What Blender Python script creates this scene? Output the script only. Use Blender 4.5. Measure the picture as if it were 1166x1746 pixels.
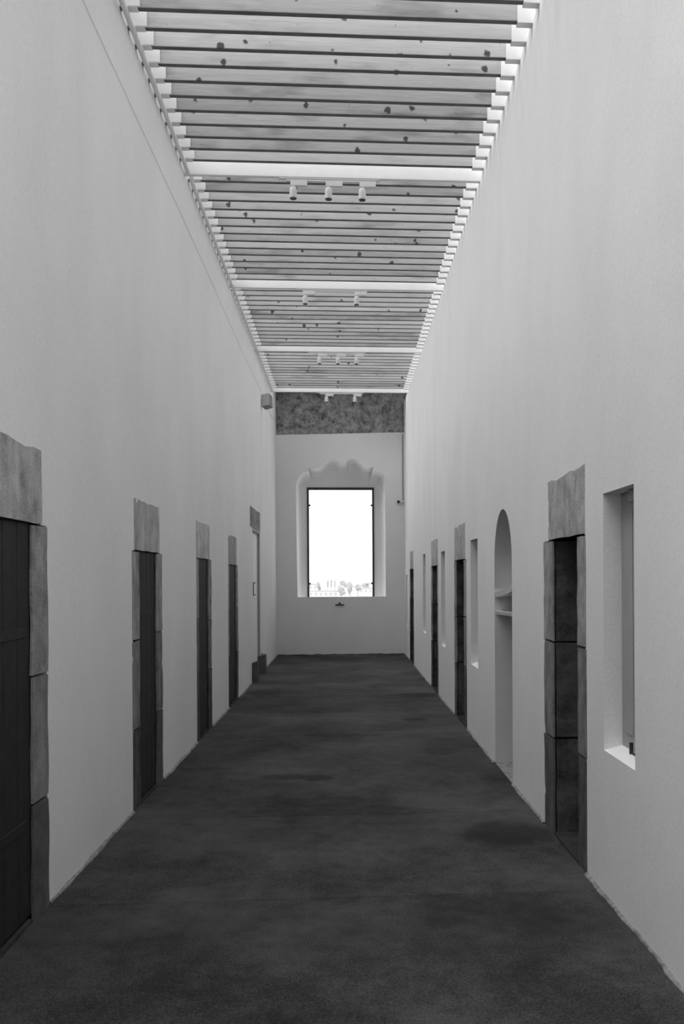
import bpy, bmesh, math, random
from mathutils import Vector, Matrix, noise

# ------------------------------------------------------------------ reset
for o in list(bpy.data.objects):
    bpy.data.objects.remove(o, do_unlink=True)
scene = bpy.context.scene
COL = scene.collection
RND = random.Random(7)

# ------------------------------------------------------------------ camera (35 mm shift lens, level, slight yaw and roll)
F_PX, EYE = 1640.0, 1.6
YAW, ROLL = math.radians(4.0785), math.radians(0.30)
cam_d = bpy.data.cameras.new('camera')
cam_d.sensor_fit = 'VERTICAL'
cam_d.sensor_height = 36.0
cam_d.lens = F_PX * 36.0 / 1746.0
cam_d.shift_x = (583.0 - 704.94) / 1746.0
cam_d.shift_y = (984.4 - 873.0) / 1746.0
cam_d.clip_end = 9000
cam = bpy.data.objects.new('camera', cam_d)
COL.objects.link(cam)
cam.matrix_world = (Matrix.Translation((0, 0, EYE)) @ Matrix.Rotation(-YAW, 4, 'Z')
                    @ Matrix.Rotation(math.pi / 2, 4, 'X') @ Matrix.Rotation(-ROLL, 4, 'Z'))
scene.camera = cam

# ------------------------------------------------------------------ sky, soft sun behind cloud, exposure
world = bpy.data.worlds.new('overcast_sky')
scene.world = world
world.use_nodes = True
bg = world.node_tree.nodes['Background']
bg.inputs['Color'].default_value = (1, 1, 1, 1)
bg.inputs['Strength'].default_value = 2.0
sun_d = bpy.data.lights.new('veiled_sun', 'SUN')
sun_d.energy = 3.0
sun_d.angle = math.radians(50)
sun = bpy.data.objects.new('veiled_sun', sun_d)
COL.objects.link(sun)
sun.rotation_euler = Vector((0.55, 0.22, -1.0)).to_track_quat('-Z', 'Y').to_euler()
vs = scene.view_settings
vs.view_transform = 'Standard'
vs.look = 'None'
vs.gamma = 1.0
vs.use_curve_mapping = False
vs.exposure = 0.0

# ------------------------------------------------------------------ dimensions
XL, XR = -1.482, 1.311          # wall faces
YB, YE = -3.0, 21.1             # back wall, end wall
ZT = 5.43                       # underside of the planks = top of the side walls
SKY_Y = 1.6                     # the planks begin here; left out nearer the back wall to add light on the near walls
PARAPET = 0.30                  # the left wall rises past the planks
def fz(y):                      # the floor falls gently away
    return -0.006 - 0.0038 * y

# ------------------------------------------------------------------ materials
def nodes(name):
    m = bpy.data.materials.new(name)
    m.use_nodes = True
    nt = m.node_tree
    b = nt.nodes['Principled BSDF']
    return m, nt, b
def nd(nt, t, **kw):
    n = nt.nodes.new(t)
    for k, v in kw.items():
        if k in n.inputs: n.inputs[k].default_value = v
        else: setattr(n, k, v)
    return n
def ramp(nt, fac, a, va, b, vb):
    r = nt.nodes.new('ShaderNodeMapRange')
    r.clamp = True
    nt.links.new(fac, r.inputs['Value'])
    r.inputs['From Min'].default_value = a; r.inputs['From Max'].default_value = b
    r.inputs['To Min'].default_value = va; r.inputs['To Max'].default_value = vb
    return r.outputs['Result']
def math_(nt, op, a, b=None):
    n = nt.nodes.new('ShaderNodeMath'); n.operation = op
    for i, v in enumerate((a, b)):
        if v is None: continue
        if isinstance(v, (int, float)): n.inputs[i].default_value = v
        else: nt.links.new(v, n.inputs[i])
    return n.outputs[0]
def grey(nt, val):
    c = nt.nodes.new('ShaderNodeCombineColor')
    for i in range(3): nt.links.new(val, c.inputs[i])
    return c.outputs[0]
def coords(nt, scale=(1, 1, 1), obj=True, rand=False):
    tc = nt.nodes.new('ShaderNodeTexCoord')
    out = tc.outputs['Object' if obj else 'Generated']
    if not obj:
        g = nt.nodes.new('ShaderNodeNewGeometry'); out = g.outputs['Position']
    if rand:
        oi = nt.nodes.new('ShaderNodeObjectInfo')
        a = nt.nodes.new('ShaderNodeVectorMath'); a.operation = 'MULTIPLY_ADD'
        cm = nt.nodes.new('ShaderNodeCombineXYZ')
        for i in range(3): nt.links.new(oi.outputs['Random'], cm.inputs[i])
        nt.links.new(cm.outputs[0], a.inputs[0])
        a.inputs[1].default_value = (31.7, 17.3, 53.1)
        nt.links.new(out, a.inputs[2])
        out = a.outputs[0]
    mp = nt.nodes.new('ShaderNodeMapping')
    mp.inputs['Scale'].default_value = scale
    nt.links.new(out, mp.inputs['Vector'])
    return mp.outputs[0]
def noise_n(nt, vec, scale, detail=4, rough=0.55):
    n = nt.nodes.new('ShaderNodeTexNoise')
    n.inputs['Scale'].default_value = scale
    n.inputs['Detail'].default_value = detail
    n.inputs['Roughness'].default_value = rough
    nt.links.new(vec, n.inputs['Vector'])
    return n.outputs['Fac']
def bump(nt, b, h, strength, dist):
    n = nt.nodes.new('ShaderNodeBump')
    n.inputs['Strength'].default_value = strength
    n.inputs['Distance'].default_value = dist
    nt.links.new(h, n.inputs['Height'])
    nt.links.new(n.outputs[0], b.inputs['Normal'])

def mat_plain(name, v, rough=0.7, var=0.0, scale=8.0, bmp=0.0, spec=0.3):
    m, nt, b = nodes(name)
    b.inputs['Roughness'].default_value = rough
    b.inputs['Specular IOR Level'].default_value = spec
    if var or bmp:
        vec = coords(nt, obj=False)
        n = noise_n(nt, vec, scale)
        nt.links.new(grey(nt, ramp(nt, n, 0.3, v * (1 - var), 0.7, v * (1 + var))), b.inputs['Base Color'])
        if bmp: bump(nt, b, noise_n(nt, vec, scale * 6, 5), bmp, 0.01)
    else:
        b.inputs['Base Color'].default_value = (v, v, v, 1)
    return m

def mat_plaster(name, v):
    m, nt, b = nodes(name)
    b.inputs['Roughness'].default_value = 0.9
    b.inputs['Specular IOR Level'].default_value = 0.15
    vec = coords(nt, obj=False)
    big = noise_n(nt, coords(nt, (1, 1, 0.6), obj=False), 1.2, 4)
    fine = noise_n(nt, vec, 55, 4, 0.65)
    grain = noise_n(nt, vec, 240, 2, 0.7)
    t = math_(nt, 'ADD', ramp(nt, big, 0.3, -0.03, 0.7, 0.03), ramp(nt, fine, 0.3, -0.025, 0.7, 0.025))
    t = math_(nt, 'ADD', t, ramp(nt, grain, 0.3, -0.09, 0.7, 0.09))
    nt.links.new(grey(nt, math_(nt, 'ADD', t, v)), b.inputs['Base Color'])
    h = math_(nt, 'ADD', math_(nt, 'MULTIPLY', noise_n(nt, vec, 4.0, 5), 1.0), math_(nt, 'MULTIPLY', fine, 0.12))
    bump(nt, b, h, 0.35, 0.012)
    return m

def mat_floor():
    m, nt, b = nodes('dark_worn_concrete')
    b.inputs['Roughness'].default_value = 0.85
    b.inputs['Specular IOR Level'].default_value = 0.2
    vec = coords(nt, obj=False)
    patch = noise_n(nt, coords(nt, (0.8, 0.75, 1), obj=False), 1.1, 6, 0.62)
    mid = noise_n(nt, vec, 9, 5, 0.65)
    speck = noise_n(nt, vec, 130, 3, 0.75)
    t = math_(nt, 'ADD', ramp(nt, patch, 0.32, -0.026, 0.68, 0.034), ramp(nt, mid, 0.3, -0.012, 0.7, 0.012))
    t = math_(nt, 'ADD', t, ramp(nt, speck, 0.35, -0.03, 0.72, 0.04))
    oi = nt.nodes.new('ShaderNodeObjectInfo')
    t = math_(nt, 'ADD', t, ramp(nt, oi.outputs['Random'], 0, -0.007, 1, 0.007))
    # old damp marks with soft ragged outlines
    sep = nt.nodes.new('ShaderNodeSeparateXYZ'); nt.links.new(vec, sep.inputs[0])
    warp = ramp(nt, noise_n(nt, vec, 5, 3), 0.3, -0.35, 0.7, 0.35)
    mask = None
    for cx, cy, rx, ry in ((-0.47, 7.98, 0.22, 0.13), (-0.22, 7.90, 0.13, 0.12), (0.79, 11.15, 0.14, 0.12),
                           (1.02, 13.5, 0.30, 0.30), (-1.2, 14.0, 0.26, 0.35), (1.0, 6.05, 0.3, 0.3)):
        dx = math_(nt, 'POWER', math_(nt, 'DIVIDE', math_(nt, 'SUBTRACT', sep.outputs[0], cx), rx), 2.0)
        dy = math_(nt, 'POWER', math_(nt, 'DIVIDE', math_(nt, 'SUBTRACT', sep.outputs[1], cy), ry), 2.0)
        d = math_(nt, 'ADD', math_(nt, 'ADD', dx, dy), warp)
        k = ramp(nt, d, 0.5, 1.0, 1.3, 0.0)
        mask = k if mask is None else math_(nt, 'MAXIMUM', mask, k)
    t = math_(nt, 'ADD', t, 0.045)
    t = math_(nt, 'MULTIPLY', t, ramp(nt, mask, 0, 1.0, 1, 0.42))
    t = math_(nt, 'MAXIMUM', t, 0.015)
    nt.links.new(grey(nt, t), b.inputs['Base Color'])
    bump(nt, b, math_(nt, 'ADD', mid, math_(nt, 'MULTIPLY', speck, 0.4)), 0.4, 0.006)
    return m

def mat_wood():
    m, nt, b = nodes('knotty_pine')
    b.inputs['Roughness'].default_value = 0.75
    b.inputs['Specular IOR Level'].default_value = 0.2
    v0 = coords(nt, (1, 1, 1), rand=True)
    warp = noise_n(nt, v0, 2.2, 2)
    grain = noise_n(nt, coords(nt, (1.1, 1, 26), rand=True), 3.0, 5, 0.6)
    fine = noise_n(nt, coords(nt, (6, 6, 160), rand=True), 2.0, 3)
    smudge = noise_n(nt, coords(nt, (1.2, 1, 4.0), rand=True), 1.4, 3)
    t = math_(nt, 'ADD', ramp(nt, grain, 0.3, -0.05, 0.7, 0.05), ramp(nt, fine, 0.3, -0.025, 0.7, 0.025))
    t = math_(nt, 'ADD', t, ramp(nt, smudge, 0.52, 0.0, 0.72, -0.17))
    oi = nt.nodes.new('ShaderNodeObjectInfo')
    t = math_(nt, 'ADD', t, ramp(nt, oi.outputs['Random'], 0.0, -0.14, 1.0, 0.05))
    # knots: round dark eyes, a few per plank
    vo = nt.nodes.new('ShaderNodeTexVoronoi'); vo.voronoi_dimensions = '2D'
    vo.inputs['Scale'].default_value = 4.6
    vo.inputs['Randomness'].default_value = 1.0
    sx = nt.nodes.new('ShaderNodeSeparateXYZ'); nt.links.new(coords(nt, (1, 1, 1), rand=True), sx.inputs[0])
    cx = nt.nodes.new('ShaderNodeCombineXYZ'); nt.links.new(sx.outputs[0], cx.inputs[0]); nt.links.new(sx.outputs[2], cx.inputs[1])
    wob = math_(nt, 'ADD', sx.outputs[2], ramp(nt, noise_n(nt, coords(nt, (1, 1, 1), rand=True), 22, 2), 0.3, -0.016, 0.7, 0.016))
    nt.links.new(wob, cx.inputs[1])
    nt.links.new(cx.outputs[0], vo.inputs['Vector'])
    sc = nt.nodes.new('ShaderNodeSeparateColor'); nt.links.new(vo.outputs['Color'], sc.inputs[0])
    rad = ramp(nt, sc.outputs[0], 0.55, 0.0, 1.0, 0.125)
    d = math_(nt, 'SUBTRACT', vo.outputs['Distance'], rad)
    knot = ramp(nt, d, -0.02, 1.0, 0.03, 0.0)
    t = math_(nt, 'ADD', t, 0.49)
    t = math_(nt, 'MULTIPLY', t, ramp(nt, knot, 0, 1.0, 1, 0.16))
    t = math_(nt, 'MAXIMUM', t, 0.03)
    nt.links.new(grey(nt, t), b.inputs['Base Color'])
    bump(nt, b, grain, 0.25, 0.004)
    return m

def mat_stone(name, v, var=0.35):
    m, nt, b = nodes(name)
    b.inputs['Roughness'].default_value = 0.95
    b.inputs['Specular IOR Level'].default_value = 0.1
    vec = coords(nt, obj=False)
    a = noise_n(nt, vec, 7, 5, 0.65)
    streak = noise_n(nt, coords(nt, (5, 5, 0.9), obj=False), 1.5, 3)
    f = noise_n(nt, vec, 90, 4, 0.7)
    oi = nt.nodes.new('ShaderNodeObjectInfo')
    t = math_(nt, 'ADD', ramp(nt, a, 0.3, -v * var, 0.7, v * var), ramp(nt, f, 0.3, -v * 0.25, 0.7, v * 0.25))
    t = math_(nt, 'ADD', t, ramp(nt, streak, 0.35, -v * 0.15, 0.65, v * 0.15))
    t = math_(nt, 'ADD', t, ramp(nt, oi.outputs['Random'], 0, v * 0.8, 1, v * 1.2))
    nt.links.new(grey(nt, math_(nt, 'MAXIMUM', t, 0.02)), b.inputs['Base Color'])
    bump(nt, b, math_(nt, 'ADD', a, math_(nt, 'MULTIPLY', f, 0.4)), 0.7, 0.012)
    return m

def mat_rubble():
    m, nt, b = nodes('bare_rubble_masonry')
    b.inputs['Roughness'].default_value = 1.0
    vec = coords(nt, obj=False)
    a = noise_n(nt, vec, 6, 6, 0.75)
    f = noise_n(nt, vec, 22, 5, 0.75)
    t = math_(nt, 'ADD', ramp(nt, a, 0.32, 0.08, 0.68, 0.62), ramp(nt, f, 0.3, -0.1, 0.7, 0.1))
    nt.links.new(grey(nt, math_(nt, 'MAXIMUM', t, 0.03)), b.inputs['Base Color'])
    bump(nt, b, math_(nt, 'ADD', a, f), 1.0, 0.04)
    return m

def mat_glass():
    m = bpy.data.materials.new('window_glass'); m.use_nodes = True
    nt = m.node_tree; nt.nodes.clear()
    out = nt.nodes.new('ShaderNodeOutputMaterial')
    tr = nt.nodes.new('ShaderNodeBsdfTransparent'); tr.inputs[0].default_value = (0.95, 0.95, 0.95, 1)
    gl = nt.nodes.new('ShaderNodeBsdfGlossy'); gl.inputs['Roughness'].default_value = 0.02
    mx = nt.nodes.new('ShaderNodeMixShader'); mx.inputs[0].default_value = 0.05
    nt.links.new(tr.outputs[0], mx.inputs[1]); nt.links.new(gl.outputs[0], mx.inputs[2])
    nt.links.new(mx.outputs[0], out.inputs[0])
    return m

M = dict(
    plaster=mat_plaster('lime_plaster', 0.80),
    floor=mat_floor(),
    wood=mat_wood(),
    white=mat_plain('white_paint', 0.82, 0.6, 0.03, 6, 0.05),
    stone=mat_stone('grey_door_stone', 0.30),
    stone_lintel=mat_stone('pale_lintel_stone', 0.46, 0.25),
    stone_mid=mat_stone('weathered_jamb_stone', 0.20),
    stone_dark=mat_stone('dark_damp_stone', 0.10),
    reveal=mat_stone('dark_reveal_stone', 0.09, 0.55),  # reveal stone, darker than the jamb faces and strongly mottled
    threshold=mat_stone('blackened_threshold_stone', 0.035),
    edge=mat_plain('shade_toned_plank_edge', 0.13, 0.8, 0.2, 10),  # shade on the plank undersides, put into their colour
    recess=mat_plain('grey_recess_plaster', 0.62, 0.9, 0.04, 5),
    niche=mat_plain('shade_toned_niche_plaster', 0.46, 0.9, 0.05, 5),  # darker than the wall plaster: shade inside the niche put into its colour
    rubble=mat_rubble(),
    mortar=mat_plain('worn_mortar', 0.24, 0.95, 0.4, 22, 0.5),
    door=mat_plain('near_black_door_wood', 0.018, 0.7, 0.3, 14),
    shutter=mat_plain('grey_shutter_paint', 0.36, 0.7, 0.05, 10),
    iron=mat_plain('dark_iron', 0.03, 0.5),
    frame=mat_plain('weathered_dark_frame', 0.05, 0.6, 0.4, 12),
    cable=mat_plain('painted_cable', 0.74, 0.7),
    speaker=mat_plain('grey_speaker_plastic', 0.50, 0.6),
    speaker_side=mat_plain('dark_speaker_side', 0.22, 0.6),
    lamp=mat_plain('white_lamp_metal', 0.72, 0.4),
    lamp_dark=mat_plain('dark_lamp_mouth', 0.05, 0.5),
    paper=mat_plain('white_paper', 0.85, 0.8),
    glass=mat_glass(),
    earth=mat_plain('pale_dry_ground', 0.60, 0.9, 0.05, 0.02),
    leaf=mat_plain('haze_paled_foliage', 0.40, 0.9, 0.15, 0.6),  # distant haze is put into this pale leaf colour
    render=mat_plain('pale_house_render', 0.62, 0.9),
    roof=mat_plain('roof_coping', 0.46, 0.9),
    slab=mat_plain('roof_slab_concrete', 0.30, 0.9, 0.2, 3),
)

# ------------------------------------------------------------------ builders
def link(o, parent=None):
    COL.objects.link(o)
    if parent is not None: o.parent = parent
    return o
def mesh_obj(name, verts, faces, mat, parent=None, smooth=False):
    me = bpy.data.meshes.new(name)
    me.from_pydata([tuple(v) for v in verts], [], faces)
    me.validate()
    bm = bmesh.new(); bm.from_mesh(me)
    bmesh.ops.recalc_face_normals(bm, faces=bm.faces)
    bm.to_mesh(me); bm.free()
    if smooth:
        for p in me.polygons: p.use_smooth = True
    me.materials.append(M[mat])
    return link(bpy.data.objects.new(name, me), parent)
def bm_obj(name, bm, mat, parent=None, smooth=False, recalc=True):
    if recalc: bmesh.ops.recalc_face_normals(bm, faces=bm.faces)
    me = bpy.data.meshes.new(name); bm.to_mesh(me); bm.free()
    if smooth:
        for p in me.polygons: p.use_smooth = True
    me.materials.append(M[mat])
    return link(bpy.data.objects.new(name, me), parent)
def tag(o, label, cat, group=None, kind=None):
    o['label'] = label; o['category'] = cat
    if group: o['group'] = group
    if kind: o['kind'] = kind
    return o
def empty(name, loc=(0, 0, 0), rot=(0, 0, 0)):
    o = bpy.data.objects.new(name, None); o.location = loc; o.rotation_euler = rot
    o.empty_display_size = 0.1
    return link(o)
def add_box(bm, x0, x1, y0, y1, z0, z1, bev=0.0, seg=1):
    v = [bm.verts.new(p) for p in ((x0, y0, z0), (x1, y0, z0), (x1, y1, z0), (x0, y1, z0),
                                   (x0, y0, z1), (x1, y0, z1), (x1, y1, z1), (x0, y1, z1))]
    fs = [bm.faces.new([v[i] for i in q]) for q in
          ((0, 3, 2, 1), (4, 5, 6, 7), (0, 1, 5, 4), (1, 2, 6, 5), (2, 3, 7, 6), (3, 0, 4, 7))]
    if bev > 0:
        es = set(e for f in fs for e in f.edges)
        bmesh.ops.bevel(bm, geom=list(es), offset=bev, segments=seg, affect='EDGES', profile=0.5)
def box(name, x0, x1, y0, y1, z0, z1, mat, parent=None, bev=0.0, seg=1):
    bm = bmesh.new(); add_box(bm, x0, x1, y0, y1, z0, z1, bev, seg)
    return bm_obj(name, bm, mat, parent)
def add_tube(bm, pts, r, n=8, caps=True):
    pts = [Vector(p) for p in pts]
    rings = []
    up = None
    for i, p in enumerate(pts):
        a = pts[max(i - 1, 0)]; c = pts[min(i + 1, len(pts) - 1)]
        t = (c - a).normalized()
        u = Vector((0, 0, 1)) if up is None else up
        if abs(t.dot(u)) > 0.95: u = Vector((1, 0, 0))
        s = t.cross(u).normalized(); w = s.cross(t).normalized(); up = w
        rr = r[i] if isinstance(r, (list, tuple)) else r
        rings.append([bm.verts.new(p + rr * (math.cos(2 * math.pi * k / n) * s + math.sin(2 * math.pi * k / n) * w)) for k in range(n)])
    for A, B in zip(rings, rings[1:]):
        for k in range(n): bm.faces.new((A[k], A[(k + 1) % n], B[(k + 1) % n], B[k]))
    if caps:
        bm.faces.new(list(reversed(rings[0]))); bm.faces.new(rings[-1])
def tube(name, pts, r, mat, parent=None, n=8):
    bm = bmesh.new(); add_tube(bm, pts, r, n)
    return bm_obj(name, bm, mat, parent, smooth=True)
def rough_stone(name, x0, x1, y0, y1, z0, z1, mat, parent, seed, jit=0.005, step=0.12, ragged_top=0.0):
    """a squared block with worn, uneven edges"""
    nx = max(1, int(round((x1 - x0) / 0.2))); ny = max(2, int(round((y1 - y0) / step))); nz = max(2, int(round((z1 - z0) / step)))
    bm = bmesh.new(); idx = {}
    def vert(i, j, k):
        if (i, j, k) in idx: return idx[(i, j, k)]
        p = Vector((x0 + (x1 - x0) * i / nx, y0 + (y1 - y0) * j / ny, z0 + (z1 - z0) * k / nz))
        q = Vector((p.x * 7 + seed * 3.1, p.y * 11 + seed * 1.7, p.z * 11))
        d = noise.noise_vector(q) * jit + noise.noise_vector(q * 3.1) * jit * 0.5
        if ragged_top and k == nz: d.z += noise.noise(q * 1.3) * ragged_top
        # worn arrises: pull the outer edges in a little
        ex = (i in (0, nx)) + (j in (0, ny)) + (k in (0, nz))
        if ex >= 2:
            c = Vector(((x0 + x1) / 2, (y0 + y1) / 2, (z0 + z1) / 2)); e = (c - p)
            d += Vector((math.copysign(0.004, e.x), math.copysign(0.004, e.y), math.copysign(0.004, e.z)))
        v = bm.verts.new(p + d); idx[(i, j, k)] = v
        return v
    for i in range(nx):
        for j in range(ny):
            for k in (0, nz): bm.faces.new((vert(i, j, k), vert(i + 1, j, k), vert(i + 1, j + 1, k), vert(i, j + 1, k)))
    for i in range(nx):
        for k in range(nz):
            for j in (0, ny): bm.faces.new((vert(i, j, k), vert(i + 1, j, k), vert(i + 1, j, k + 1), vert(i, j, k + 1)))
    for j in range(ny):
        for k in range(nz):
            for i in (0, nx): bm.faces.new((vert(i, j, k), vert(i, j + 1, k), vert(i, j + 1, k + 1), vert(i, j, k + 1)))
    return bm_obj(name, bm, mat, parent)

# ------------------------------------------------------------------ openings in the side walls
# doors: opening y0,y1,ztop ; jamb outer y0,y1 ; lintel y0,y1,ztop
LEFT_DOORS = [
    dict(o=(3.98, 4.68, 1.865), j=(3.75, 4.925), l=(3.85, 4.84, 2.235)),
    dict(o=(7.07, 7.70, 1.80), j=(6.83, 7.935), l=(6.90, 7.83, 2.17)),
    dict(o=(9.90, 10.58, 1.805), j=(9.75, 10.83), l=(9.74, 10.70, 2.18)),
    dict(o=(12.50, 13.25, 1.775), j=(12.38, 13.48), l=(12.40, 13.32, 2.16)),
]
RIGHT_DOORS = [
    dict(o=(5.36, 6.00, 1.83), j=(5.16, 6.28), l=(5.175, 6.135, 2.21)),
    dict(o=(10.57, 11.29, 1.795), j=(10.34, 11.50), l=(10.435, 11.45, 2.195)),
    dict(o=(13.66, 14.40, 1.765), j=(13.52, 14.62), l=(13.52, 14.55, 2.15)),
    dict(o=(18.47, 19.30, 1.765), j=(18.32, 19.49), l=(18.42, 19.33, 2.12)),
]
RIGHT_WINDOWS = [(4.29, 4.815, 0.715, 2.02), (9.46, 9.99, 0.69, 1.985), (12.59, 13.09, 0.67, 1.945),
                 (15.63, 16.16, 0.68, 1.985), (20.22, 20.66, 0.55, 1.655)]
NICHE = (7.50, 8.385, 2.165)
WD = 0.094                                    # window reveal depth

def side_wall(name, X, out, holes, ZTOP=ZT):
    """vertical wall plane with openings; out = -1 (left) or +1 (right); holes = (y0,y1,z0,z1,depth)"""
    TH = 0.85
    ys = sorted(set([YB, YE] + [h[0] for h in holes] + [h[1] for h in holes] + [float(k) for k in range(-2, 21, 2)]))
    zs = sorted(set([-0.3, ZTOP] + [h[2] for h in holes] + [h[3] for h in holes] + [3.0, 4.2]))
    bm = bmesh.new(); vd = {}
    def v(x, y, z):
        k = (round(x, 4), round(y, 4), round(z, 4))
        if k not in vd: vd[k] = bm.verts.new((x, y, z))
        return vd[k]
    for a, b in zip(ys, ys[1:]):
        for c, d in zip(zs, zs[1:]):
            my, mz = (a + b) / 2, (c + d) / 2
            if any(h[0] < my < h[1] and h[2] < mz < h[3] for h in holes): continue
            bm.faces.new((v(X, a, c), v(X, b, c), v(X, b, d), v(X, a, d)))
    for y0, y1, z0, z1, dp in holes:
        if dp <= 0: continue
        Xi = X + out * dp
        q = [(y0, z0), (y1, z0), (y1, z1), (y0, z1)]
        for (a, c), (b, d) in zip(q, q[1:] + q[:1]):
            bm.faces.new([bm.verts.new(p) for p in ((X, a, c), (X, b, d), (Xi, b, d), (Xi, a, c))])
        bm.faces.new([bm.verts.new((Xi, a, c)) for a, c in q])
    Xo = X + out * TH
    for q in (((X, YB, ZTOP), (X, YE, ZTOP), (Xo, YE, ZTOP), (Xo, YB, ZTOP)), ((Xo, YB, -0.3), (Xo, YE, -0.3), (Xo, YE, ZTOP), (Xo, YB, ZTOP)),
              ((X, YB, -0.3), (Xo, YB, -0.3), (Xo, YB, ZTOP), (X, YB, ZTOP)), ((X, YE, -0.3), (Xo, YE, -0.3), (Xo, YE, ZTOP), (X, YE, ZTOP))):
        bm.faces.new([bm.verts.new(p) for p in q])
    return bm_obj(name, bm, 'plaster', recalc=False)

def door_holes(d, depth):
    return [(d['j'][0] + 0.02, d['j'][1] - 0.02, -0.3, d['o'][2], depth), (d['l'][0] + 0.02, d['l'][1] - 0.02, d['o'][2], d['l'][2] - 0.03, depth)]

PALE = dict(o=(15.62, 16.98, 2.41))           # the whitewashed doorway near the end
wl = side_wall('wall_left', XL, -1, [h for d in LEFT_DOORS for h in door_holes(d, 0.6)] + [(15.62, 16.98, -0.3, 2.41, 0.6)])
parapet = box('parapet', XL - 0.85, XL - 0.002, YB, YE, ZT + 0.001, ZT + PARAPET, 'plaster', wl)
tag(wl, 'tall white plastered corridor wall lined only with dark doorways', 'wall', kind='structure')
wr = side_wall('wall_right', XR, 1, [h for d in RIGHT_DOORS for h in door_holes(d, 0.6)]
               + [(y0, y1, z0, z1, WD + 0.05) for y0, y1, z0, z1 in RIGHT_WINDOWS] + [(NICHE[0], NICHE[1], -0.3, NICHE[2], 0)])
tag(wr, 'tall white plastered corridor wall with doorways, slim windows and an arched niche', 'wall', kind='structure')

# ------------------------------------------------------------------ floor
fl = mesh_obj('floor', [(XL - 0.6, YB, fz(YB) - 0.05), (XR + 0.6, YB, fz(YB) - 0.05), (XR + 0.6, YE, fz(YE) - 0.05), (XL - 0.6, YE, fz(YE) - 0.05),
                        (XL - 0.6, YB, -0.3), (XR + 0.6, YB, -0.3), (XR + 0.6, YE, -0.3), (XL - 0.6, YE, -0.3)],
              [(0, 1, 2, 3), (4, 5, 6, 7), (0, 1, 5, 4), (1, 2, 6, 5), (2, 3, 7, 6), (3, 0, 4, 7)], 'floor')
tag(fl, 'dark worn concrete floor running the length of the corridor', 'floor', kind='structure')
joints = [YB] + [4.9 + 1.74 * k for k in range(-4, 10)] + [YE]
joints = sorted(set(j for j in joints if YB <= j <= YE))
for a, b in zip(joints, joints[1:]):
    bm = bmesh.new()
    add_box(bm, XL - 0.55, XR + 0.55, a + 0.002, b - 0.002, -0.045, 0.0, 0.003)
    for v in bm.verts: v.co.z += fz(v.co.y)
    bm_obj('floor_slab', bm, 'floor', fl)

# worn mortar fillets where wall meets floor
def fillet(name, X, out, gaps, label):
    bm = bmesh.new()
    spans, y = [], YB
    for a, b in sorted(gaps):
        if a > y: spans.append((y, a))
        y = b
    spans.append((y, YE))
    for a, b in spans:
        n = max(2, int((b - a) / 0.06)); prev = None
        for i in range(n + 1):
            yy = a + (b - a) * i / n
            w = 0.016 + 0.012 * noise.noise(Vector((yy * 3.3, X, 0))) + 0.006 * noise.noise(Vector((yy * 17, X, 4)))
            h = 0.012 + 0.010 * noise.noise(Vector((yy * 4.1, X, 9))) + 0.005 * noise.noise(Vector((yy * 21, X, 2)))
            w, h = max(w, 0.004), max(h, 0.003); z = fz(yy)
            ring = [bm.verts.new(p) for p in ((X + out * 0.01, yy, z - 0.01), (X - out * w, yy, z - 0.01), (X - out * w, yy, z + h * 0.5),
                                              (X - out * w * 0.5, yy, z + h), (X + out * 0.01, yy, z + h * 1.4))]
            if prev:
                for k in range(4): bm.faces.new((prev[k], prev[k + 1], ring[k + 1], ring[k]))
            prev = ring
    o = bm_obj(name, bm, 'mortar')
    tag(o, label, 'skirting', kind='structure')
fillet('baseboard_left', XL, -1, [d['j'] for d in LEFT_DOORS] + [(15.4, 17.3)], 'ragged mortar edge along the foot of the wall lined only with doorways')
fillet('baseboard_right', XR, 1, [d['j'] for d in RIGHT_DOORS] + [NICHE[:2]], 'ragged mortar edge along the foot of the wall with the niche')

bm = bmesh.new(); prev = None
for i in range(61):
    x = XL + (XR - XL) * i / 60
    w = 0.03 + 0.02 * noise.noise(Vector((x * 4, 7, 0))); h = 0.022 + 0.016 * noise.noise(Vector((x * 6, 3, 0))) + 0.008 * noise.noise(Vector((x * 23, 3, 0)))
    z = fz(YE)
    ring = [bm.verts.new(p) for p in ((x, YE + 0.01, z - 0.01), (x, YE - w, z - 0.01), (x, YE - w * 0.8, z + max(h, 0.004) * 0.5), (x, YE + 0.01, z + max(h, 0.004)))]
    if prev:
        for q in range(3): bm.faces.new((prev[q], prev[q + 1], ring[q + 1], ring[q]))
    prev = ring
tag(bm_obj('baseboard_end', bm, 'stone_dark'), 'dark ragged mortar edge along the foot of the end wall', 'skirting', kind='structure')

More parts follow.
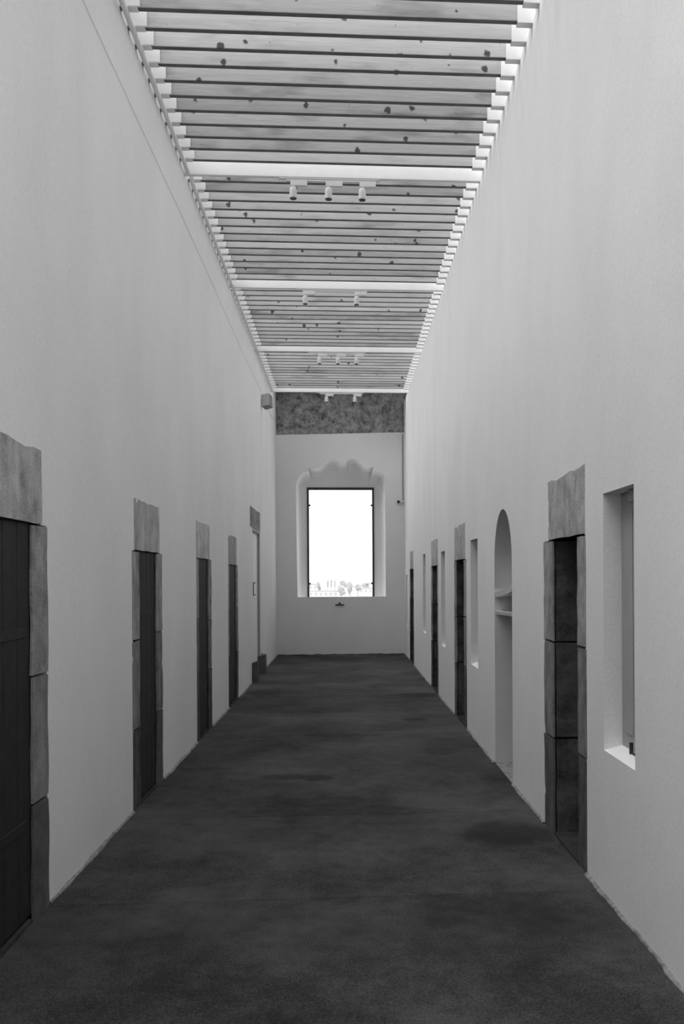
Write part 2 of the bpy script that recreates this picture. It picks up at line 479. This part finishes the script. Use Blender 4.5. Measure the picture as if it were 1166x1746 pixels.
# ------------------------------------------------------------------ stone doorways
ORD = ['first', 'second', 'third', 'fourth']
def doorway(n, d, X, out, label, leaf_depth, seed):
    (o0, o1, oz), (j0, j1), (l0, l1, lz) = d['o'], d['j'], d['l']
    root = tag(empty('door_%d' % n, (X, (o0 + o1) / 2, fz((o0 + o1) / 2))), label, 'door', 'stone doorways along the corridor', 'structure')
    inv = Matrix.Translation(-Vector(root.location))
    def fix(o):
        o.data.transform(inv); o.parent = root
    pr = 0.006                                     # stones sit a touch proud of the plaster
    xa, xb = sorted((X - out * pr, X + out * (leaf_depth + 0.10)))
    z0 = fz((o0 + o1) / 2) - 0.02
    cuts = [z0, 0.58 + RND.uniform(-0.05, 0.05), 1.20 + RND.uniform(-0.04, 0.04), oz]
    for a, b in ((j0, o0), (o1, j1)):
        off = RND.uniform(-0.04, 0.04)
        for k in range(3):
            za = cuts[k] + (off if k else 0) + 0.003; zb = cuts[k + 1] + (off if k < 2 else 0) - 0.003
            wj = RND.uniform(-0.006, 0.006)
            m_ = ('stone_dark', 'stone_mid', 'stone')[k]
            ya, yb = (a + wj, b) if a == j0 else (a, b + wj)
            xf = sorted((X - out * pr, X + out * min(leaf_depth, 0.014)))
            fix(rough_stone('jamb_stone', xf[0], xf[1], ya, yb, za, zb, m_, None, seed + k + (7 if a == j0 else 3)))
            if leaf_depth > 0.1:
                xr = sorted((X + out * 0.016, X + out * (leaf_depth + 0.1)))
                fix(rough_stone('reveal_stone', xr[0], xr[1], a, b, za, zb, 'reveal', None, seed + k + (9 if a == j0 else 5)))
    fix(rough_stone('lintel', xa, xb, l0, l1, oz + 0.002, lz, 'stone_lintel', None, seed + 11, ragged_top=0.02))
    # sill stone on the ground between the jambs
    fix(rough_stone('threshold', xa, xb, o0 + 0.005, o1 - 0.005, z0, fz(o0) + 0.02, 'threshold', None, seed + 17))
    # closed leaf of vertical boards, set back in the opening
    xl0, xl1 = sorted((X + out * leaf_depth, X + out * (leaf_depth + 0.05)))
    leaf = empty('door_leaf'); leaf.parent = root
    nb = 4; w = (o1 - o0 + 0.04) / nb
    for i in range(nb):
        bm = bmesh.new()
        add_box(bm, xl0, xl1, o0 - 0.02 + i * w + 0.002, o0 - 0.02 + (i + 1) * w - 0.002, fz(o0) + 0.028, oz + 0.01, 0.004)
        b = bm_obj('board', bm, 'door', leaf); b.data.transform(inv)
    bm = bmesh.new()
    for zc in (0.45, 1.35):
        xs = sorted((X + out * (leaf_depth - 0.005), X + out * leaf_depth))
        add_box(bm, xs[0], xs[1], o0 + 0.02, o1 - 0.05, zc - 0.025, zc + 0.025, 0.003)
    b = bm_obj('strap_hinge', bm, 'door', leaf); b.data.transform(inv)
    return root

LL = ['dark doorway with broad pale lintel facing the slim shuttered window with the iron latch',
      'dark stone doorway opposite the arched niche, its lintel mottled and streaked',
      'dark stone doorway between the one opposite the niche and the farther dark one',
      'last dark stone doorway before the whitewashed one']
for i, d in enumerate(LEFT_DOORS):
    doorway(i + 1, d, XL, -1, LL[i], 0.014, 20 + 13 * i)
LR = ['stone doorway with deep stone reveal between the arched niche and the slim shuttered window',
      'stone doorway two openings beyond the arched niche',
      'dark stone doorway between two slim windows, midway to the end wall',
      'stone doorway closest to the end wall with the big window']
for i, d in enumerate(RIGHT_DOORS):
    doorway(i + 5, d, XR, 1, LR[i], 0.32, 90 + 17 * i)

# the whitewashed doorway
def pale_doorway():
    y0, y1, zt = 15.62, 16.98, 2.41
    root = tag(empty('door_9', (XL, 16.3, fz(16.3))), 'whitewashed doorway with bare grey lintel and dark stone jamb feet', 'door', None, 'structure')
    inv = Matrix.Translation(-Vector(root.location))
    def fix(o): o.data.transform(inv); o.parent = root; return o
    fix(rough_stone('lintel', XL - 0.25, XL + 0.006, 15.23, 17.02, zt, 2.74, 'stone', None, 301, ragged_top=0.03))
    leaf = fix(box('door_leaf', XL - 0.09, XL - 0.045, y0 + 0.012, y1 - 0.012, fz(16.3) + 0.01, zt - 0.01, 'white', None, 0.004))
    fr = bmesh.new()
    add_box(fr, XL - 0.06, XL - 0.002, y0 - 0.01, y0 + 0.035, fz(y0), zt, 0.003)
    add_box(fr, XL - 0.06, XL - 0.002, y1 - 0.035, y1 + 0.01, fz(y1), zt, 0.003)
    add_box(fr, XL - 0.06, XL - 0.002, y0, y1, zt - 0.04, zt, 0.003)
    fix(bm_obj('door_frame', fr, 'shutter'))
    fix(rough_stone('jamb_foot', XL - 0.05, XL + 0.095, 15.43, 15.68, fz(15.5) - 0.02, 0.25, 'stone_dark', None, 303, ragged_top=0.06))
    fix(rough_stone('jamb_foot', XL - 0.05, XL + 0.095, 16.90, 17.20, fz(17) - 0.02, 0.25, 'stone_dark', None, 307, ragged_top=0.06))
pale_doorway()
nb = tag(empty('notice', (XL, 16.35, 1.42)), 'small white notice in a thin dark frame on the whitewashed doorway', 'notice')
b = box('frame', -0.046, -0.034, -0.19, 0.19, -0.11, 0.11, 'iron', nb, 0.002)
box('sheet', -0.036, -0.031, -0.17, 0.17, -0.092, 0.092, 'paper', nb)

# ------------------------------------------------------------------ slim shuttered windows in the right wall
WLAB = ['slim shuttered window with wide bright sill and iron latch beside the deep stone doorway',
        'slim recessed window between the arched niche and the next stone doorway',
        'slim recessed window just before the stone doorway midway to the end wall',
        'slim recessed window just after the stone doorway midway to the end wall',
        'narrow slit window in the corner beside the end wall']
for i, (y0, y1, z0, z1) in enumerate(RIGHT_WINDOWS):
    yc = (y0 + y1) / 2
    root = tag(empty('window_%d' % (i + 1), (XR, yc, z0)), WLAB[i], 'window', 'slim windows in the side wall', 'structure')
    h, w = z1 - z0, (y1 - y0) / 2
    # sloped sill
    mesh_obj('sill', [(0.0, -w, 0.001), (0.0, w, 0.001), (WD, w, 0.026), (WD, -w, 0.026), (0.0, -w, -0.0005), (0.0, w, -0.0005), (WD, w, -0.0005), (WD, -w, -0.0005)],
             [(0, 1, 2, 3), (4, 5, 6, 7), (0, 1, 5, 4), (1, 2, 6, 5), (2, 3, 7, 6), (3, 0, 4, 7)], 'white', root)
    for a, b in ((-w + 0.002, -0.003), (0.003, w - 0.002)):
        sh = box('shutter', WD, WD + 0.035, a, b, 0.012, h - 0.002, 'shutter', root, 0.004)
        for za, zb in ((0.10, h - 0.10),):
            box('panel', WD - 0.006, WD + 0.002, a + 0.06, b - 0.06, za, zb, 'shutter', sh, 0.004)
    bm = bmesh.new()
    add_tube(bm, [(WD - 0.02, 0.04, 0.02), (WD - 0.02, 0.04, 0.075)], 0.010, 8)
    add_tube(bm, [(WD - 0.02, 0.04, 0.030), (WD - 0.02, -0.10, 0.022)], 0.006, 6)
    bm_obj('latch', bm, 'iron', root)
    bm = bmesh.new()
    add_box(bm, WD - 0.03, WD, -0.05, 0.05, h - 0.06, h - 0.004, 0.003)
    bm_obj('top_catch', bm, 'shutter', root)

# ------------------------------------------------------------------ arched niche in the right wall
def niche():
    y0, y1, zt = NICHE
    yc, r = (y0 + y1) / 2, (y1 - y0) / 2
    zs = zt - r
    N = 24
    arch = [(yc - r * math.cos(math.pi * i / N), zs + r * math.sin(math.pi * i / N)) for i in range(N + 1)]
    # spandrels of the wall face
    bm = bmesh.new()
    for i in range(N):
        (a, za), (b, zb) = arch[i], arch[i + 1]
        bm.faces.new([bm.verts.new(p) for p in ((XR, a, za), (XR, b, zb), (XR, b, zt), (XR, a, zt))])
    bm_obj('arch_face', bm, 'plaster', wr)
    # half dome and half drum above the ledge
    bm = bmesh.new(); zl = 1.50; dep = 0.40; J = 10; rows = []
    prof = [(zl + (zs - zl) * k / 3, 1.0) for k in range(4)] + [(zs + r * math.sin(math.pi / 2 * k / 8), math.cos(math.pi / 2 * k / 8)) for k in range(1, 9)]
    for z, s in prof:
        rows.append([bm.verts.new((XR + dep * max(s, 0.001) * math.sin(math.pi * k / N), yc - r * s * math.cos(math.pi * k / N), z)) for k in range(N + 1)])
    for A, B in zip(rows, rows[1:]):
        for k in range(N): bm.faces.new((A[k], A[k + 1], B[k + 1], B[k]))
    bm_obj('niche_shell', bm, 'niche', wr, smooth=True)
    # shell-lipped ledge
    bm = bmesh.new()
    def ledge(z0, z1, lip0, lip1, dep, tilt, slant=0.0):
        top, bot = [], []
        for k in range(13):
            t = k / 12; y = y0 + (y1 - y0) * t
            bow = lip0 + (lip1 - lip0) * math.sin(math.pi * t) + slant * (1 - t)
            top.append(bm.verts.new((XR + bow, y, z1 + tilt * (0.5 - t)))); bot.append(bm.verts.new((XR + bow + 0.01, y, z0 + tilt * (0.5 - t))))
        tb = [bm.verts.new((XR + dep, y0 + (y1 - y0) * k / 12, z1 - 0.01 + tilt * (0.5 - k / 12))) for k in range(13)]
        bb = [bm.verts.new((XR + dep, y0 + (y1 - y0) * k / 12, z0)) for k in range(13)]
        for k in range(12):
            bm.faces.new((top[k], top[k + 1], tb[k + 1], tb[k])); bm.faces.new((bot[k], bot[k + 1], top[k + 1], top[k]))
            bm.faces.new((bot[k], bot[k + 1], bb[k + 1], bb[k]))
    ledge(1.46, 1.505, 0.002, 0.03, 0.42, 0.08)
    bm_obj('upper_ledge', bm, 'plaster', wr)
    bm = bmesh.new()
    ledge(1.270, 1.30, 0.002, 0.002, 0.42, 0.0, 0.15)
    bm_obj('lower_ledge', bm, 'plaster', wr)
    # recess sides below the arch
    bm = bmesh.new(); D = 0.42
    for y in (y0, y1):
        bm.faces.new([bm.verts.new(p) for p in ((XR, y, -0.3), (XR + D, y, -0.3), (XR + D, y, 1.52), (XR, y, 1.52))])
    bm.faces.new([bm.verts.new(p) for p in ((XR + D, y0, -0.3), (XR + D, y1, -0.3), (XR + D, y1, 1.52), (XR + D, y0, 1.52))])
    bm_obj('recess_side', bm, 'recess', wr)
    box('niche_floor', XR - 0.0, XR + 0.4, y0, y1, -0.2, fz(yc) + 0.004, 'mortar', wr)
niche()

# ------------------------------------------------------------------ end wall with its scalloped window alcove
SC = [(-1.03, 1.182), (-1.045, 2.4), (-1.053, 3.62), (-1.03, 3.72), (-0.97, 3.82), (-0.88, 3.90), (-0.775, 3.935), (-0.783, 4.009), (-0.74, 3.985),
      (-0.69, 3.976), (-0.62, 3.980), (-0.56, 3.997), (-0.49, 4.045), (-0.428, 4.099), (-0.38, 4.145), (-0.329, 4.178), (-0.28, 4.196), (-0.23, 4.199),
      (-0.185, 4.186), (-0.148, 4.156), (-0.115, 4.118), (-0.06, 4.118), (0.00, 4.122), (0.042, 4.124), (0.066, 4.160), (0.11, 4.195), (0.165, 4.207),
      (0.21, 4.202), (0.263, 4.177), (0.31, 4.137), (0.362, 4.085), (0.40, 4.047), (0.444, 4.020), (0.49, 4.008), (0.543, 4.008), (0.59, 4.018),
      (0.636, 4.040), (0.612, 3.935), (0.70, 3.93), (0.79, 3.91), (0.86, 3.87), (0.885, 3.80), (0.885, 3.62), (0.892, 2.4), (0.892, 1.182)]
WX0, WX1, WZ0, WZ1 = -0.843, 0.664, 1.169, 3.633           # window opening at the back of the alcove
YW = YE + 0.65
bm = bmesh.new()
outer = [(XL - 0.85, -0.3), (XR + 0.85, -0.3), (XR + 0.85, 4.80), (XL - 0.85, 4.69)]
# ragged upper edge of the plaster
nrag = 60
top = []
for k in range(nrag + 1):
    t = k / nrag; x = XR + 0.85 + (XL - XR - 1.7) * t
    top.append((x, 4.715 + (x - XL) / (XR - XL) * 0.075 + 0.008 * noise.noise(Vector((x * 9, 0, 3)))))
outer = [(XL - 0.85, -0.3), (XR + 0.85, -0.3)] + top
def loop_edges(pts, y):
    vs = [bm.verts.new((x, y, z)) for x, z in pts]
    return [bm.edges.new((vs[i], vs[(i + 1) % len(vs)])) for i in range(len(vs))]
es = loop_edges(outer, YE) + loop_edges(SC, YE)
bmesh.ops.triangle_fill(bm, use_beauty=True, use_dissolve=False, edges=es)
we = bm_obj('wall_end', bm, 'plaster')
tag(we, 'end wall of white plaster around the tall bright window, bare masonry above', 'wall', kind='structure')
# alcove: coved surface from the scalloped outline back to the window opening
def inner_for(i, n):
    x, z = SC[i]
    if i == 0: return (WX0, WZ0)
    if i == n - 1: return (WX1, WZ0)
    if i <= 2: return (WX0, WZ0 + (WZ1 - WZ0) * (z - 1.182) / (3.62 - 1.182))
    if i >= n - 3: return (WX1, WZ0 + (WZ1 - WZ0) * (z - 1.182) / (3.62 - 1.182))
    t = (i - 2) / (n - 5)
    return (WX0 + (WX1 - WX0) * min(max((x + 0.95) / 1.75, 0), 1), WZ1)
n = len(SC)
rows = []
bm = bmesh.new()
for s, dy in ((0.0, 0.0), (0.0, 0.15), (0.03, 0.35), (0.12, 0.50), (0.35, 0.59), (0.70, 0.635), (1.0, 0.65)):
    rows.append([bm.verts.new((SC[i][0] + (inner_for(i, n)[0] - SC[i][0]) * s, YE + dy, SC[i][1] + (inner_for(i, n)[1] - SC[i][1]) * s)) for i in range(n)])
for A, B in zip(rows, rows[1:]):
    for i in range(n - 1): bm.faces.new((A[i], A[i + 1], B[i + 1], B[i]))
# sill of the alcove
bm.faces.new((rows[0][0], rows[-1][0], rows[-1][-1], rows[0][-1]))
alc = bm_obj('alcove', bm, 'plaster', we)
for p in alc.data.polygons: p.use_smooth = False
# outer shell of the wall around the opening so that it has thickness
bm = bmesh.new()
for x0, x1, z0, z1 in ((XL - 0.85, WX0, -0.3, 5.4), (WX1, XR + 0.85, -0.3, 5.4), (WX0, WX1, WZ1, 5.4), (WX0, WX1, -0.3, WZ0)):
    add_box(bm, x0, x1, YW + 0.002, YW + 0.22, z0, z1)
bm_obj('wall_core', bm, 'plaster', we)
# bare masonry above the plaster
bm = bmesh.new()
gx, gz = 150, 44
xs0, xs1, z0, z1 = XL - 0.6, XR + 0.6, 4.62, 5.75
grid = []
for k in range(gz + 1):
    row = []
    for i in range(gx + 1):
        x = xs0 + (xs1 - xs0) * i / gx; z = z0 + (z1 - z0) * k / gz
        q = Vector((x * 5, 1.3, z * 5))
        d = 0.035 + 0.035 * noise.noise(q) + 0.022 * noise.noise(q * 2.7) + 0.012 * noise.noise(q * 7)
        row.append(bm.verts.new((x, YE + 0.012 + max(d, 0.0), z)))
    grid.append(row)
for A, B in zip(grid, grid[1:]):
    for i in range(gx): bm.faces.new((A[i], A[i + 1], B[i + 1], B[i]))
bm_obj('bare_masonry', bm, 'rubble', we)

# big window in the alcove
wn = tag(empty('window_6', ((WX0 + WX1) / 2, YW, WZ0)), 'tall bright window with thin dark frame in the scalloped alcove', 'window', kind='structure')
hw, hh = (WX1 - WX0) / 2, WZ1 - WZ0
fw = 0.045
for a, b, c, d in ((-hw, -hw + fw, 0, hh), (hw - fw, hw, 0, hh), (-hw + fw, hw - fw, hh - fw - 0.012, hh)):
    box('frame_bar', a, b, -0.02, 0.03, c, d, 'frame', wn, 0.003)
for sx in (-1, 1):
    for z in (0.30, 2.06):
        bm = bmesh.new()
        xa, xb = sorted((sx * (hw - fw - 0.035), sx * (hw - fw + 0.005)))
        add_box(bm, xa, xb, -0.03, 0.01, z - 0.02, z + 0.02, 0.004)
        bm_obj('glass_clamp', bm, 'iron', wn)
for x in (-0.54, -0.06, 0.42):
    box('frame_joint', x - 0.012, x + 0.012, -0.028, 0.0, hh - fw - 0.014, hh - 0.002, 'iron', wn, 0.003)
box('pane', -hw + fw * 0.5, hw - fw * 0.5, 0.000, 0.008, 0.0, hh - fw * 0.5, 'glass', wn)

# little bracket under the sill
br = tag(empty('wall_bracket', (-0.115, YE, 1.0)), 'tiny dark bracket fixed under the window sill of the end wall', 'bracket')
box('plate', -0.095, 0.095, -0.03, 0.0, 0.0, 0.02, 'iron', br, 0.003)
mesh_obj('wedge', [(-0.04, 0, 0.018), (0.03, 0, 0.018), (-0.005, 0, 0.075), (-0.04, -0.024, 0.018), (0.03, -0.024, 0.018), (-0.005, -0.012, 0.075)],
         [(0, 1, 2), (3, 4, 5), (0, 1, 4, 3), (1, 2, 5, 4), (2, 0, 3, 5)], 'iron', br)

# back wall behind the photographer
wb = box('wall_back', XL - 0.85, XR + 0.85, YB - 0.3, YB, -0.3, ZT, 'plaster')
tag(wb, 'plain white plastered wall closing the corridor behind the viewpoint', 'wall', kind='structure')

# ------------------------------------------------------------------ ceiling: planks on edge carried across the corridor under an open skylight
bm = bmesh.new()
add_box(bm, XL - 0.85, XR + 0.85, 20.2, YE + 0.70, 5.74, 5.86)
add_box(bm, XL - 0.85, XL - 0.6, 19.80, YE + 0.70, ZT, 5.74)
add_box(bm, XR + 0.6, XR + 0.85, 19.80, YE + 0.70, ZT, 5.74)
add_box(bm, XL - 0.6, XR + 0.6, YE + 0.12, YE + 0.66, 5.35, 5.74)
ce = bm_obj('ceiling', bm, 'slab')
tag(ce, 'ceiling of knotty planks set on edge between white beams', 'ceiling', kind='structure')
BEAMS = [9.165 + 3.52 * k for k in range(4)]
PITCH = 3.52 / 15
PT = 0.050                                                  # plank thickness
def plank_mesh(name, x0, x1, z0, z1, bev):
    bm = bmesh.new(); add_box(bm, x0, x1, -PT / 2, PT / 2, z0, z1, bev)
    me = bpy.data.meshes.new(name); bmesh.ops.recalc_face_normals(bm, faces=bm.faces); bm.to_mesh(me); bm.free()
    return me
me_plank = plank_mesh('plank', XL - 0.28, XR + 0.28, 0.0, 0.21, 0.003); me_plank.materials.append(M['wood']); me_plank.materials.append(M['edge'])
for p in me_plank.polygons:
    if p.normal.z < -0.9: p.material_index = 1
# white boxed ends
def casing_mesh(side):
    bm = bmesh.new()
    if side < 0:
        add_box(bm, XL + 0.03, XL + 0.115, -PT / 2 - 0.012, PT / 2 + 0.006, -0.004, 0.21, 0.002)
        add_box(bm, XL - 0.02, XL + 0.133, -PT / 2 - 0.016, -PT / 2 - 0.001, 0.0, 0.21, 0.002)
    else:
        add_box(bm, XR - 0.105, XR + 0.02, -PT / 2 - 0.012, PT / 2 + 0.004, -0.018, 0.21, 0.002)
    me = bpy.data.meshes.new('end_casing'); bmesh.ops.recalc_face_normals(bm, faces=bm.faces); bm.to_mesh(me); bm.free()
    me.materials.append(M['white']); return me
me_cl, me_cr = casing_mesh(-1), casing_mesh(1)
k = -51
while True:
    y = BEAMS[0] + k * PITCH
    if y > BEAMS[-1] - 0.5 * PITCH: break
    if y > SKY_Y and k % 15 != 0:
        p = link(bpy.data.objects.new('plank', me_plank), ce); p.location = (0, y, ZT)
        p.rotation_euler.y = RND.uniform(-0.0012, 0.0012)
        for me in (me_cl, me_cr):
            link(bpy.data.objects.new('end_casing', me), p)
    k += 1
me_beam = plank_mesh('beam', XL - 0.28, XR + 0.28, 0.0, 0.26, 0.003); me_beam.materials.append(M['white'])
for yb in [BEAMS[0] - 3.52, BEAMS[0] - 7.04, BEAMS[0] - 10.56] + BEAMS:
    if yb < SKY_Y: continue
    b = link(bpy.data.objects.new('beam', me_beam), ce); b.location = (0, yb, 5.388)

# white conduit along the top of the left wall, one length per bay
for k in range(0, 4):
    y0 = BEAMS[0] + 3.52 * (k - 1) + 0.16; y1 = BEAMS[0] + 3.52 * k - 0.03
    if y0 < YB: continue
    x, z = XL + 0.036, ZT - 0.022
    pts = [(XL + 0.060, y0 - 0.06, ZT + 0.02), (XL + 0.045, y0 - 0.035, ZT - 0.005), (x, y0 + 0.02, z)] + [(x, y0 + (y1 - y0) * t / 6, z) for t in range(1, 7)]
    o = tube('trim_%d' % (k + 2), pts, 0.020, 'white')
    tag(o, {3: 'white conduit under the plank ends, in the bay closest to the end wall',
            2: 'white conduit under the plank ends, in the second bay from the end wall',
            1: 'white conduit under the plank ends, in the third bay from the end wall',
            0: 'white conduit under the plank ends, stopping at the beam farthest from the end wall',
            }[k], 'conduit', 'white conduits along the wall top', 'structure')

# ------------------------------------------------------------------ track lamps under the beams
TL = [(BEAMS[0], (-0.606, 0.347), [(-0.495, -0.338), (-0.162, -0.003), (0.157, 0.313)], 'three-lamp white track under the white beam farthest from the end wall'),
      (BEAMS[1], (-0.609, 0.343), [(-0.526, -0.370), (0.147, 0.303)], 'two-lamp white track under the second beam, between two three-lamp tracks'),
      (BEAMS[2], (-0.592, 0.360), [(-0.432, -0.275), (-0.123, 0.036), (0.185, 0.338)], 'three-lamp white track under the third beam, next after the two-lamp track'),
      (BEAMS[3], (-0.561, 0.398), [(-0.381, -0.212), (0.194, 0.355)], 'two-lamp white track under the beam beside the bare masonry')]
for yb, (a, b), adp, lab in TL:
    xc = (a + b) / 2
    root = tag(empty('track_light', (xc, yb, 5.388)), lab, 'track light', 'track lights under the beams')
    h = (b - a) / 2
    box('base_plate', -h, h, -0.022, 0.022, -0.014, 0.0, 'lamp', root, 0.003)
    box('track', -h + 0.07, h - 0.03, -0.018, 0.018, -0.034, -0.014, 'lamp', root, 0.003)
    for p, q in adp:
        p -= xc; q -= xc
        ad = box('adapter', p, q, -0.020, 0.020, -0.078, -0.034, 'lamp', root, 0.005, 2)
        cx = p + 0.026
        bm = bmesh.new(); add_tube(bm, [(cx + 0.006, 0, -0.075), (cx + 0.006, 0, -0.10)], 0.008, 8)
        bm_obj('stem', bm, 'lamp', ad, smooth=True)
        bm = bmesh.new()
        add_tube(bm, [(cx, -0.002, -0.086), (cx, -0.003, -0.095), (cx, -0.004, -0.12), (cx, -0.006, -0.195)], [0.018, 0.030, 0.034, 0.036], 16)
        bm_obj('lamp_head', bm, 'lamp', ad, smooth=False)
        bm = bmesh.new(); add_tube(bm, [(cx, -0.006, -0.193), (cx, -0.006, -0.203)], [0.030, 0.028], 16)
        bm_obj('lamp_mouth', bm, 'lamp_dark', ad)

# ------------------------------------------------------------------ wall speaker and its cable, corner sensor
sp = tag(empty('wall_speaker', (-1.40, 17.4, 4.79), (math.radians(-16), math.radians(-10), math.radians(-22))), 'small grey box speaker tilted down high on the plaster wall', 'speaker')
bm = bmesh.new(); add_box(bm, -0.075, 0.075, -0.02, 0.12, -0.12, 0.12, 0.006)
bm_obj('cabinet', bm, 'speaker_side', sp)
box('front_grille', -0.073, 0.073, -0.03, -0.018, -0.118, 0.118, 'speaker', sp, 0.004)
bm = bmesh.new(); add_tube(bm, [(-0.02, 0.10, 0.0), (-0.09, 0.16, 0.02)], 0.014, 8)
bm_obj('mount_arm', bm, 'speaker_side', sp)
pts = []
for i in range(90):
    y = YB + (17.35 - YB) * i / 89
    pts.append((XL + 0.004, y, 4.925 + 0.012 * math.sin(y * 0.8) + 0.006 * noise.noise(Vector((y * 1.3, 0, 0)))))
c1 = tube('speaker_cable', pts, 0.0018, 'cable', None, 6)
tag(c1, 'thin painted cable running along the wall to the speaker', 'cable')
pts = [(XL + 0.004, 17.5 + (YE - 17.5) * i / 12, 4.90 - 0.03 * math.sin(math.pi * i / 12) + 0.05 * i / 12) for i in range(13)]
c2 = tube('speaker_cable', pts, 0.006, 'cable', None, 6)
tag(c2, 'short cable from the speaker to the corner of the end wall', 'cable')
se = tag(empty('sensor', (1.285, YE, 3.26)), 'small black ball sensor hanging from a thin cable in the corner', 'sensor')
bm = bmesh.new(); add_tube(bm, [(-0.008, -0.008, 0.03), (-0.006, -0.008, 1.48)], 0.009, 6); bm_obj('drop_cable', bm, 'speaker_side', se)
bm = bmesh.new(); add_tube(bm, [(0.02, -0.02, 0.0), (-0.09, -0.03, 0.0)], 0.014, 8); bm_obj('arm', bm, 'cable', se)
bm = bmesh.new(); bmesh.ops.create_icosphere(bm, subdivisions=2, radius=0.034, matrix=Matrix.Translation((-0.105, -0.03, 0)))
bm_obj('head', bm, 'iron', se, smooth=True)

# ------------------------------------------------------------------ the land seen through the window, far below
GZ = -10.0
gnd = mesh_obj('ground', [(-4000, YE + 30, GZ), (4000, YE + 30, GZ), (4000, 8000, GZ), (-4000, 8000, GZ)], [(0, 1, 2, 3)], 'earth')
tag(gnd, 'pale ground far below stretching to the horizon outside', 'ground', kind='structure')
def house(name, x0, x1, y0, y1, zt, label, wins):
    root = tag(empty(name, ((x0 + x1) / 2, y0, GZ)), label, 'building')
    h, d = zt - GZ, y1 - y0
    w = (x1 - x0) / 2
    box('wall', -w, w, 0, d, 0, h, 'render', root)
    box('roof_coping', -w - 0.2, w + 0.2, -0.2, d + 0.2, h, h + 0.4, 'roof', root)
    for i in range(wins):
        x = -w + (i + 0.5) * 2 * w / wins
        box('window', x - 0.5, x + 0.5, -0.05, 0.1, h - 2.4, h - 1.0, 'roof', root)
house('long_house', -20.6, -4.0, 548, 556, -6.0, 'long low pale house seen through the tall window', 6)
house('block_house', -22.0, -16.0, 575, 585, -2.3, 'taller pale block behind the long low house', 2)
house('small_house', 8.5, 17.0, 590, 600, -5.0, 'small pale house among the far trees', 3)
def tree(name, x, y, zt, zb, w, seed, label, slim=False, cat='tree'):
    root = tag(empty(name, (x, y, GZ)), label, cat, 'far trees')
    bm = bmesh.new(); h = zt - zb; rr = random.Random(seed)
    for i in range(7 if not slim else 4):
        f_ = (i + 0.5) / (7 if not slim else 4)
        cz = zb - GZ + h * (0.15 + 0.7 * f_)
        rad = w * 0.5 * (0.75 - 0.3 * abs(f_ - 0.45)) if not slim else w * 0.5
        off = (0, 0) if slim else (rr.uniform(-0.3, 0.3) * w, rr.uniform(-0.3, 0.3) * w)
        mat = Matrix.Translation((off[0], off[1], cz)) @ Matrix.Diagonal((rad, rad, max(rad * (0.7 if not slim else 1), h * 0.2), 1))
        r = bmesh.ops.create_icosphere(bm, subdivisions=2, radius=1.0, matrix=mat)
        for v in r['verts']: v.co += noise.noise_vector(v.co * 1.7 + Vector((seed, 0, 0))) * rad * 0.35
    bm_obj('crown', bm, 'leaf', root)
    bm = bmesh.new(); add_tube(bm, [(0, 0, 0), (0.05, 0, zb - GZ + h * 0.4)], [0.35 if not slim else 0.2, 0.2], 7)
    bm_obj('trunk', bm, 'leaf', root)
tree('slender_tree', -9.95, 552 + 8, 0.5, -4.0, 1.0, 3, 'slender dark tree nearest the taller pale block, in a row of three', True)
tree('slender_tree', -7.9, 552 + 8, 0.9, -4.0, 1.2, 5, 'tallest slender tree, in the middle of a row of three', True)
tree('slender_tree', -5.9, 552 + 8, 0.4, -4.0, 0.9, 8, 'slender dark tree nearest the dark round bushy tree, in a row of three', True)
tree('round_tree', -1.9, 540, -2.4, -8.6, 4.2, 11, 'dark round bushy tree at the end of the long low house')
tree('tall_tree', 2.9, 545, -0.4, -7.6, 3.2, 13, 'taller pale tree beside the dark round bushy one')
tree('low_tree', 7.5, 570, -2.0, -6.4, 3.8, 17, 'low spreading tree beside the small far house')
tree('ragged_tree', -15.0, 562, -0.6, -6.0, 2.6, 19, 'ragged tree rising behind the long low house')
tree('distant_tree', -0.5, 700, -0.6, -5.0, 6.0, 23, 'broad faint tree in the far distance behind the dark round one')
tree('edge_tree', 13.5, 640, -1.6, -6.0, 5.0, 29, 'faint wide tree behind the small far house')
